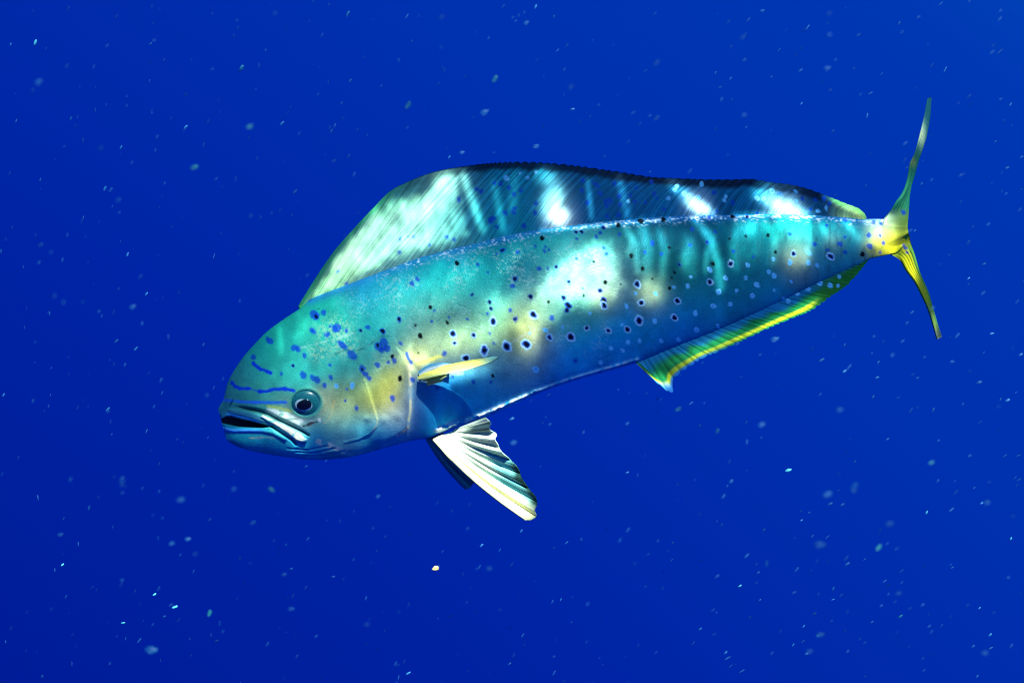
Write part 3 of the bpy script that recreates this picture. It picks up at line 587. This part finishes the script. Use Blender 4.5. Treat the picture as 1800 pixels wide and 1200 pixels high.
# ------------------------------------------------------------------ pelvic fins
def pelvic(name, basep, tipp, y_base, y_tip, colf, nray, fold, bulge, lit):
    n, m = 260, 90
    cbp, ctp = curve(basep), curve(tipp)
    s = np.linspace(0, 1, n); r = np.linspace(0, 1, m)
    b, t = cbp(s), ctp(s)
    X = b[:, None, 0] * (1 - r) + t[:, None, 0] * r; Y = b[:, None, 1] * (1 - r) + t[:, None, 1] * r
    bo = np.sin(np.pi * r) * bulge
    X = X - bo * .64 * (1 - s)[:, None]; Y = Y + bo * .55 * (1 - s)[:, None]
    f = np.abs(np.sin(np.pi * nray * s ** .9)) ** .7
    dep = y_base + (y_tip - y_base) * (r ** .9)[None] * (1 - .35 * s[:, None]) - fold * (f[:, None] * sm(r, .05, .6)) - .0005 * np.abs(np.sin(np.pi * nray * 4 * s))[:, None]
    c = colf(X, Y, s[:, None] * np.ones(m), r[None] * np.ones((n, 1)), f[:, None] * np.ones(m))
    th = .004 * (1 - r)[None] + .0012 + 0 * s[:, None]
    return sheet(name, at(X, Y, dep), th, np.clip(c, 0, 1), FIN, fish, X if lit else None, Y if lit else None)
def pelc(X, Y, s, r, f):
    c = np.zeros(X.shape + (3,)) + np.array((.56,.68,.50))
    c = mixc(c, (.74,.70,.34), .8 * sm(.22 - s, 0, .12))
    c = mixc(c, (.08,.42,.40), .85 * sm(r + .15 * noise(s * 18, r * 2, 2), .55, .85) * sm(s, .14, .22) * sm(.75 - s, 0, .2))
    c *= (.72 + .5 * noise(s * 60, r * 3, 7))[..., None]
    c = mixc(c, (.02,.16,.12), .92 * sm(.36 - f, 0, .3) * sm(r, .16, .4))
    c = mixc(c, (.008,.03,.02), .93 * sm(r + .12 * (noise(s * 30, r * 3, 9) - .5), .88, .97) * sm(s, .13, .2) * sm(.62 - s, 0, .12))
    c = mixc(c, (.010,.04,.06), .95 * sm(s, .86, .90) * sm(.965 - s, 0, .015) * sm(r, .25, .6))
    return c
pelvic('pelvic_fin', [(762,772.5),(772,768),(785,764),(795,760),(800,756)],
 [(921,913),(930,914),(936,912),(943,906),(940,897),(944,886),(943,877),(931,860),(917,839),(912,825),(896,806),(880.5,792),(875,780),(870,771),(873,764),(860,752),(862,744),(853,733)],
 float(body_y(790.0, 745.0)) + .006, -.15, pelc, 8, .0065, 9, True)
def pelf(X, Y, s, r, f):  # far fin, its shadow tone painted in as darker colour
    c = np.zeros(X.shape + (3,)) + np.array((.05,.20,.20)); c *= (.6 + .7 * noise(s * 24, r * 3, 7))[..., None]
    c = mixc(c, (.16,.40,.36), .6 * sm(.2 - s, 0, .1)); return mixc(c, (.006,.02,.03), .9 * sm(r, .8, .97) * sm(s, .2, .5))
pelvic('pelvic_fin', [(749,770),(762,768),(778,762)], [(817,859),(823,858.5),(831.5,850),(842,838),(850,820),(850,800)], .0, .05, pelf, 5, .004, 5, False)

# ------------------------------------------------------------------ pectoral fin: blade held out from the flank, seen nearly edge-on
def blade(name, upper, lower, y0, out_u, out_l, colf, parent):
    n, m = 120, 30
    cu, cl = curve(upper), curve(lower); s = np.linspace(0, 1, n); w = np.linspace(0, 1, m)
    a, b = cu(s), cl(s)
    X = a[:, None, 0] * (1 - w) + b[:, None, 0] * w; Y = a[:, None, 1] * (1 - w) + b[:, None, 1] * w
    dep = y0 - out_u(s)[:, None] * (1 - w) - out_l(s)[:, None] * w - .0012 * np.abs(np.sin(np.pi * 5 * w))[None]
    th = .003 * (1 - s[:, None] * .7) + .001 + 0 * w
    return sheet(name, at(X, Y, dep), th, np.clip(colf(X, Y, s[:, None] * np.ones(m), w * np.ones((n, 1))), 0, 1), FIN, parent, X, Y)
yb = float(body_y(745.0, 655.0))
def pecc(X, Y, s, w):
    c = np.zeros(X.shape + (3,)) + np.array((.80,.74,.16)); c = mixc(c, (.20,.55,.50), .9 * sm(s, .72, .95)); c = mixc(c, (.45,.62,.30), .6 * sm(w, .7, .95))
    return c * (.75 + .45 * noise(w * 14, s * 3, 2))[..., None]
blade('pectoral_fin', [(735,664),(745,657.5),(763,651),(777,645),(799,639.5),(825,634),(852.5,630),(875,627.5)],
 [(736,667),(748,665),(763,661.5),(788,656.5),(816,651.5),(836,645.5),(862,636.5),(876,629)], yb, lambda s: .006 + .05 * s, lambda s: .016 + .062 * s ** .8, pecc, fish)
def pec2(X, Y, s, w):
    c = np.zeros(X.shape + (3,)) + np.array((.10,.34,.52)); return mixc(c, (.66,.72,.70), .8 * sm(w, .3, .8))
def pec3(X, Y, s, w):
    return (np.zeros(X.shape + (3,)) + np.array((.62,.64,.24))) * (.6 + .7 * noise(w * 8, s * 3, 5))[..., None]
pf = [o for o in fish.children if o.name.startswith('pectoral')][0]
blade('fin_ray', [(736,655),(748,645),(760,640),(778,638),(792,640)], [(738,661),(752,653),(765,648),(780,643),(793,641.5)], yb + .004, lambda s: .004 + .008 * s, lambda s: .008 + .016 * s, pec2, pf)
blade('fin_ray', [(742,665),(758,664),(775,660),(786,659)], [(744,668),(760,669.5),(772,667),(785,661)], yb, lambda s: .006 + .02 * s, lambda s: .012 + .03 * s, pec3, pf)
blade('fin_ray', [(750,674),(758,669),(768,667),(778,668)], [(752,676),(762,673.5),(772,671),(779,669)], yb, lambda s: .004 + .012 * s, lambda s: .008 + .02 * s, pec3, pf)

# ------------------------------------------------------------------ eye
def plain(name, colr, rough, coat=0., metal=0.):
    m, t, b = mat_new(name)
    co = t.nodes.new('ShaderNodeTexCoord'); nz = t.nodes.new('ShaderNodeTexNoise'); nz.inputs['Scale'].default_value = 300
    t.links.new(co.outputs['Object'], nz.inputs['Vector'])
    rp = t.nodes.new('ShaderNodeValToRGB'); t.links.new(nz.outputs['Fac'], rp.inputs['Fac'])
    rp.color_ramp.elements[0].position = .3; rp.color_ramp.elements[1].position = .7
    rp.color_ramp.elements[0].color = (*[c * .75 for c in colr], 1); rp.color_ramp.elements[1].color = (*[min(1, c * 1.2) for c in colr], 1)
    t.links.new(rp.outputs[0], b.inputs['Base Color'])
    b.inputs['Roughness'].default_value = rough; b.inputs['Coat Weight'].default_value = coat; b.inputs['Metallic'].default_value = metal
    return m
def dome(name, cx, cy, rx, ry, y0, bulge, mat, parent, shape=None, hole=0.0):
    n, m = 64, 14
    th = np.linspace(0, 2 * math.pi, n, endpoint=False); rr = np.linspace(1, hole, m)
    k = np.ones(n) if shape is None else shape(th)
    X = cx + rx * k[:, None] * np.cos(th)[:, None] * rr; Y = cy - ry * k[:, None] * np.sin(th)[:, None] * rr
    dep = y0 - bulge * np.sqrt(np.clip(1 - (rr * .98) ** 2, 0, 1))[None] + 0 * X
    Pw = to_world(at(X, Y, dep).reshape(-1, 3)) - FISH_LOC
    ix = np.arange(n * m).reshape(n, m); nx = np.roll(ix, -1, 0)
    F = np.stack([ix[:, :-1], nx[:, :-1], nx[:, 1:], ix[:, 1:]], -1).reshape(-1, 4)
    LIT.append((Pw + FISH_LOC, X.ravel(), Y.ravel()))
    return mesh_obj(name, Pw, F, mat, parent)
ye = float(body_y(*map(float, EYE)))
eye = dome('eye', 538, 708, 25.5, 22, ye + .003, .0078, plain('eye_skin', (.008,.13,.15), .25, .15), fish)
iris = dome('iris', 534.5, 711, 16, 11.6, ye - .0026, .0030, plain('eye_silver', (.40,.56,.58), .35, .1, .3), eye, hole=.3)
pupil = dome('pupil', 536, 710.5, 12.2, 9.6, ye - .0049, .0018, plain('eye_black', (.003,.003,.005), .08, .3), eye,
             shape=lambda t: 1 + .14 * np.cos(t - math.radians(210)) ** 3 + .10 * np.cos(2 * (t - math.radians(30))))

# ------------------------------------------------------------------ water surface overhead, unseen and shaped as a gobo for the sun
# transmission is worked back from light_wanted, so the sun lands where it was set
GX = np.arange(-0.95, 0.95, .0035); 
Qs, Es, Zs = [], [], []
for Wp, px, py in LIT:
    t = -Wp[:, 2] / L[2]; Q = Wp + L * t[:, None]
    Qs.append(Q[:, :2]); Es.append(light_wanted(px, py)); Zs.append(Wp[:, 2])
Qs = np.concatenate(Qs); Es = np.concatenate(Es); Zs = np.concatenate(Zs)
xl, yl0 = Qs.min(0) - .05; xh, yh = Qs.max(0) + .05
cell = .003
nx_, ny_ = int((xh - xl) / cell), int((yh - yl0) / cell)
gi = np.clip(((Qs[:, 0] - xl) / cell).astype(int), 0, nx_ - 1); gj = np.clip(((Qs[:, 1] - yl0) / cell).astype(int), 0, ny_ - 1)
key = gi * ny_ + gj
zmax = np.full(nx_ * ny_, -9.0); np.maximum.at(zmax, key, Zs)
top = Zs > zmax[key] - .012
num = np.bincount(key[top], Es[top], nx_ * ny_).reshape(nx_, ny_); den = np.bincount(key[top], minlength=nx_ * ny_).reshape(nx_, ny_).astype(float)
def blur(a, k):
    for ax in (0, 1):
        b = a.copy()
        for s_ in range(1, k + 1): b += np.roll(a, s_, ax) + np.roll(a, -s_, ax)
        a = b / (2 * k + 1)
    return a
n1, d1 = np.where(den > 0, num / np.maximum(den, 1), 0), (den > 0).astype(float)
E = np.where(d1 > 0, n1, 0); M = d1.copy()
for k in (1, 2, 4, 8, 16, 24):
    bn, bd = blur(E * M, k), blur(M, k)
    fill = (M < .5) & (bd > .02)
    E = np.where(fill, bn / np.maximum(bd, 1e-6), E); M = np.where(fill, 1.0, M)
mask = blur(M, 4)
def lines(lo, hi, n):
    fine = lo + (np.arange(n) + .5) * cell
    g = cell * 1.35 ** np.arange(1, 27); g = np.cumsum(g)
    return np.r_[(lo - g)[::-1], fine, hi + g], len(g)
lx, ox = lines(xl, xl + nx_ * cell, nx_); ly, oy = lines(yl0, yl0 + ny_ * cell, ny_)
SX, SY = np.meshgrid(lx, ly, indexing='ij')
GOBO = np.zeros(SX.shape); MSK = np.zeros(SX.shape)
GOBO[ox:ox + nx_, oy:oy + ny_] = E; MSK[ox:ox + nx_, oy:oy + ny_] = mask
SZ = .006 * (np.sin(SX * 9 + SY * 4) + np.sin(SX * 5 - SY * 11 + 1)) + .012 * np.sin(SX * 1.7 + SY * 2.3)
n, m = SX.shape; ix = np.arange(n * m).reshape(n, m)
F = np.stack([ix[:-1, :-1], ix[1:, :-1], ix[1:, 1:], ix[:-1, 1:]], -1).reshape(-1, 4)
wm = bpy.data.materials.new('water_gobo'); wm.use_nodes = True; t = wm.node_tree; t.nodes.clear()
o_ = t.nodes.new('ShaderNodeOutputMaterial'); tr = t.nodes.new('ShaderNodeBsdfTransparent'); t.links.new(tr.outputs[0], o_.inputs['Surface'])
at_ = t.nodes.new('ShaderNodeAttribute'); at_.attribute_name = 'pigment_light'
sx = t.nodes.new('ShaderNodeSeparateColor'); t.links.new(at_.outputs['Color'], sx.inputs[0])
co = t.nodes.new('ShaderNodeTexCoord'); vo = t.nodes.new('ShaderNodeTexVoronoi'); vo.feature = 'DISTANCE_TO_EDGE'; vo.inputs['Scale'].default_value = 7
t.links.new(co.outputs['Object'], vo.inputs['Vector'])
vr = t.nodes.new('ShaderNodeMapRange'); vr.inputs['From Min'].default_value = 0; vr.inputs['From Max'].default_value = .12
vr.inputs['To Min'].default_value = 1.6; vr.inputs['To Max'].default_value = .45; t.links.new(vo.outputs['Distance'], vr.inputs['Value'])
mx = t.nodes.new('ShaderNodeMix'); mx.data_type = 'FLOAT'
t.links.new(sx.outputs['Green'], mx.inputs['Factor']); t.links.new(vr.outputs[0], mx.inputs['A']); t.links.new(sx.outputs['Red'], mx.inputs['B'])
t.links.new(mx.outputs['Result'], tr.inputs['Color'])
TBASE, TGAIN = .085, 1.35
surf = mesh_obj('water_surface_gobo', np.stack([SX, SY, SZ], -1).reshape(-1, 3), F, wm, None,
                np.stack([TBASE + TGAIN * GOBO, np.clip(MSK, 0, 1), 0 * GOBO], -1).reshape(-1, 3))
surf['kind'] = 'structure'

# ------------------------------------------------------------------ drifting plankton
def speck_mat(name, colr, clear):
    m, t, b = mat_new(name)
    b.inputs['Base Color'].default_value = (*colr, 1); b.inputs['Roughness'].default_value = .5
    if clear:
        tr = t.nodes.new('ShaderNodeBsdfTransparent'); ms = t.nodes.new('ShaderNodeMixShader'); ms.inputs[0].default_value = clear
        t.links.new(b.outputs[0], ms.inputs[1]); t.links.new(tr.outputs[0], ms.inputs[2])
        t.links.new(ms.outputs[0], t.nodes['Material Output'].inputs['Surface'])
    return m
import bmesh
def lump(seed, sub=2):
    bm = bmesh.new(); bmesh.ops.create_icosphere(bm, subdivisions=sub, radius=1.0)
    rs = random.Random(seed)
    d = [Vector((rs.gauss(0, 1), rs.gauss(0, 1), rs.gauss(0, 1))) for _ in range(4)]
    for v in bm.verts:
        f = 1 + sum(.12 * math.sin(2.2 * v.co.dot(q)) for q in d)
        v.co = v.co * f * (1 - .35 * max(0, v.co.x) ** 2)
    me = bpy.data.meshes.new('plankton'); bm.to_mesh(me); bm.free()
    me.polygons.foreach_set('use_smooth', [True] * len(me.polygons))
    return me
KINDS = {  # letter: name, colour, clearness, label, group
 'B': ('plankton_fleck', (.05,.44,.56), 0.0, '{size} {shape} bright turquoise fleck drifting {where} of the fish', 'bright turquoise flecks'),
 'M': ('plankton_speck', (.012,.17,.36), 0.5, '{size} {shape} light blue speck drifting {where} of the fish', 'light blue specks'),
 'F': ('plankton_clump', (.008,.14,.27), 0.86, '{size} {shape} faint hazy blue clump drifting {where} of the fish', 'faint hazy clumps'),
 'G': ('plankton_clump', (.012,.20,.12), 0.78, '{size} {shape} faint greenish clump drifting {where} of the fish', 'faint greenish clumps')}
LIST = """63 74 6 B 70;425 119 8 B 60;497 216 6 M 45;441 222 7 G 15;343 293 9 G 15;484 23 6 F 30;327 166 5 M 50;327 223 6 M 40;69 144 9 F 30;58 158 5 F 70;125 208 5 M 70;178 260 6 F 35;213 259 5 M 55;185 331 6 M 60;209 351 6 F 40;583 230 5 M 55;587 283 6 F 20;520 336 6 M 45;441 379 6 F 40;265 77 5 M 40;118 115 6 F 60;438 242 4 M 70;467 88 3 M 60;71 315 4 M 80;19 78 4 M 70
2 441 5 M 85;225 446 5 M 70;72 430 7 F 20;90 443 5 F 50;69 461 4 F 60;247 486 6 F 50;258 516 5 M 50;234 539 8 F 25;96 520 6 F 60;112 531 5 F 60;146 530 4 F 50;174 547 4 F 50;205 599 6 M 40;240 612 6 M 45;250 568 4 F 80;190 719 7 M 45;7 693 4 M 60;58 704 4 F 80;286 666 3 F 60;364 694 4 F 70
215 845 13 F 85;215 866 5 F 10;157 891 5 M 75;173 873 3 F 80;110 992 4 B 50;107 939 7 F 20;318 878 10 F 5;302 955 7 F 10;331 947 7 F 10;343 973 6 F 5;272 1044 4.5 B 35;308 1066 6 B 25;289 1083 4 M 25;217 1094 5 B 10;215 1019 4 F 30;369 1075 7 G 70;10 1127 3.5 M 85;268 1142 15 F 5;381 1126 6 M 20;392 1109 3 F 60;477 859 8 G 145;445 918 8 F 20;503 957 3.5 M 65;490 963 3 M 60;422 981 4 M 70;512 999 4 M 20;500 1009 6 F 20;586 1013 4 M 5;512 1070 9 F 5;539 819 4 M 25;124 842 5 F 55;75 1188 3.5 M 70;286 910 3 F 60;411 859 5 F 30
792 1082 6 M 10;719 1182 6 M 30;896 1166 4.5 M 35;645 1097 6 F 15;917 932 4 M 55;847 958 5 M 40;986 1053 3.5 M 65;974 962 3.5 M 40;922 1133 3 M 65;1103 830 4 M 15;1183 953 4 M 50;1116 990 3.5 F 40;665 872 6 F 25;1135 1030 3 F 40;1022 947 3 F 60;860 999 8 F 5;701 1075 3 F 60
1387 826 6.5 B 18;1460 885 6.5 M 20;1482 886 5 M 35;1456 868 12 F 15;1503 857 14 F 75;1629 900 4 B 65;1639 812 6 G 20;1408 898 3.5 M 40;1423 900 3 M 30;1409 914 3.5 M 30;1428 942 4 M 50;1443 957 14 F 5;1546 960 8 G 50;1547 932 4 M 75;1348 989 7 F 90;1333 1006 4 M 35;1301 1029 4.5 B 35;1233 985 4 M 25;1343 931 4.5 M 35;1465 1034 5 M 65;1491 990 6 M 30;1584 1082 5 B 35;1432 1078 6 M 25;1443 1115 10 F 15;1437 1117 4 M 25;1423 1145 10 F 20;1419 1148 4 M 25
1318 1085 5 M 35;1276 1146 5 M 45;1232 1104 4 M 40;1336 1054 3.5 M 35;1413 1100 4 M 50;1486 1108 4 M 55;1741 1115 5 M 45;1711 1135 4 M 45;1743 1138 5 M 25;1732 1147 9 F 5;1777 946 4 B 65;1736 883 6 F 15;1726 884 4 M 25;1674 997 4 M 40;1781 907 4 F 20;1580 1042 8 F 10;1722 1068 4 M 35;1395 1132 4 M 55;1718 1188 4 M 40;1269 922 4 M 65;1286 845 5 F 50;1503 811 4 M 40;1474 862 3.5 M 45;1565 920 10 F 15
1581 41 4.5 M 60;1409 85 4 M 60;1306 66 7 F 30;1309 105 5 F 10;1458 24 7 F 20;1459 61 5 F 10;1460 158 5 F 10;1409 182 3.5 M 50;1309 202 5 F 10;1258 128 4 M 60;1258 226 4 M 60;1456 120 7 F 25;1620 323 4 M 40;1771 295 5 M 20;1777 183 4 M 60;1750 249 3.5 M 35
612 24 8 M 65;777 30 7 F 40;942 12 5 M 65;974 29 4 M 70;926 40 6 F 30;1155 110 9 F 30;1004 153 8 F 30;853 197 10 F 25;719 183 9 G 50;1007 192 5 M 10;871 139 9 G 50;1155 207 8 F 30;790 276 4 M 50;813 268 6 F 15;616 142 5 M 55;954 222 4 M 65;601 181 4 M 60;613 274 5 F 50;776 83 4 F 40;1063 275 4 F 50;943 257 8 F 10;724 72 3 M 65
1446 632 7 M 30;1485 606 4 M 60;1485 652 5 M 35;1363 596 10 F 20;1730 464 5 M 20;1703 489 4 M 35;1609 405 4 M 40;1544 637 5 M 60;1535 697 5 M 50;1745 586 5 M 15;1722 672 7 M 15;1772 703 6 M 25;1759 701 4 M 70;1641 720 5 M 65;1442 693 4 M 50;1477 720 8 F 15;1640 541 5 F 30;1613 664 4 M 35;1543 663 5 M 25;1795 623 5 M 25;1569 624 5 F 40;1780 612 3 F 60;1194 718 7 G 25;1230 748 5 M 40;1262 757 6 G 60;900 736 6 M 20;903 778 8 F 15;1156 700 4 M 60;1103 744 5 F 30;1312 742 4 M 50;1340 746 8 F 25;1386 826 3 F 25;954 743 3 M 55;967 745 3 F 50"""
meshes = {}; mats = {}
for k, (nm, c, cl, lb, gp) in KINDS.items():
    mats[k] = speck_mat('speck_' + nm + '_' + k.lower(), c, cl); meshes[k] = []
    for s_ in range(3):
        me = lump(ord(k) * 10 + s_); me.materials.append(mats[k]); meshes[k].append(me)
def place(me, name, x, y, r, ang, dep, thin):
    o = bpy.data.objects.new(name, me); C.objects.link(o)
    o.location = to_world(at(x, y, dep)); f = K * (1 + dep / D) * r
    o.rotation_euler = (Matrix(RM.tolist()) @ Matrix.Rotation(-math.radians(ang), 3, 'Y')).to_euler()
    o.scale = (f, f * thin, f * thin); return o
for i, row in enumerate(q.split() for q in LIST.replace('\n', ';').split(';') if q.strip()):
    x, y, r, k, ang = float(row[0]), float(row[1]), float(row[2]), row[3], float(row[4])
    nm, c, cl, lb, gp = KINDS[k]
    dep = random.uniform(-.45, .1) if k == 'B' else random.uniform(-.6, 1.2) if k == 'M' else random.uniform(-1.2, -.7)
    if y > 250 and y < 640 and 500 < x < 1560: dep = -.5
    thin = {'B': .36, 'M': .3, 'F': .5, 'G': .48}[k]; r *= {'B': .95, 'M': .85, 'F': .9, 'G': .95}[k]
    o = place(meshes[k][i % 3], nm, x, y, r, ang, dep, thin); 
    where = ('beyond the forked tail' if x > 1540 else 'ahead of the snout' if x < 390 and y > 400 else 'above and ahead of the head' if x < 560 and y < 560
             else 'above the dorsal fin' if y < 560 else 'under the throat' if x < 760 else 'under the belly' if x < 1110 else 'under the anal fin')
    size = 'tiny' if r < 3.2 else 'small' if r < 5 else 'larger'
    shape = 'slanting' if 25 < ang < 65 else 'upright' if 65 <= ang < 115 else 'level'
    o['label'] = lb.format(size=size, shape=shape, where=where); o['category'] = 'plankton'; o['group'] = gp + ' ' + where + ', ' + size + ' ' + shape
em = lump(99, 3); em.materials.append(plain('cream_egg', (.40,.30,.14), .6))
o = place(em, 'plankton_egg', 767, 998, 6.8, 20, -.15, .6)
o['label'] = 'bright cream oval speck drifting below the pelvic fins'; o['category'] = 'plankton'
# uncountable fine particles
V0, F0 = None, None
bm = bmesh.new(); bmesh.ops.create_icosphere(bm, subdivisions=1, radius=1.0)
V0 = np.array([v.co[:] for v in bm.verts]); F0 = np.array([[v.index for v in f.verts] for f in bm.faces]); bm.free()
Vs, Fs = [], []
for i in range(1200):
    dep = rng.uniform(-1.0, 2.5); x, y = rng.uniform(-150, 1950), rng.uniform(-150, 1350)
    if dep < .3 and 380 < x < 1660 and 170 < y < 915: continue
    f = K * (1 + dep / D) * rng.uniform(.9, 2.4) * (1.3 if x > 1200 else 1)
    a = math.radians(rng.normal(68 - 30 * x / 1800, 12))
    p = V0 * np.array([f * rng.uniform(1.4, 2.8), f * .33, f * .33])
    ca, sa = math.cos(a), math.sin(a)
    p = np.stack([p[:, 0] * ca - p[:, 2] * sa, p[:, 1], p[:, 0] * sa + p[:, 2] * ca], -1) + at(x, y, dep)
    Vs.append(p); Fs.append(F0 + len(V0) * len(Fs))
fine = mesh_obj('marine_snow', to_world(np.concatenate(Vs)) - FISH_LOC, np.concatenate(Fs), speck_mat('snow_grain', (.010,.12,.27), .62), None, loc=FISH_LOC)
fine['kind'] = 'stuff'; fine['label'] = 'fine pale grains of marine snow scattered through the water'; fine['category'] = 'marine snow'
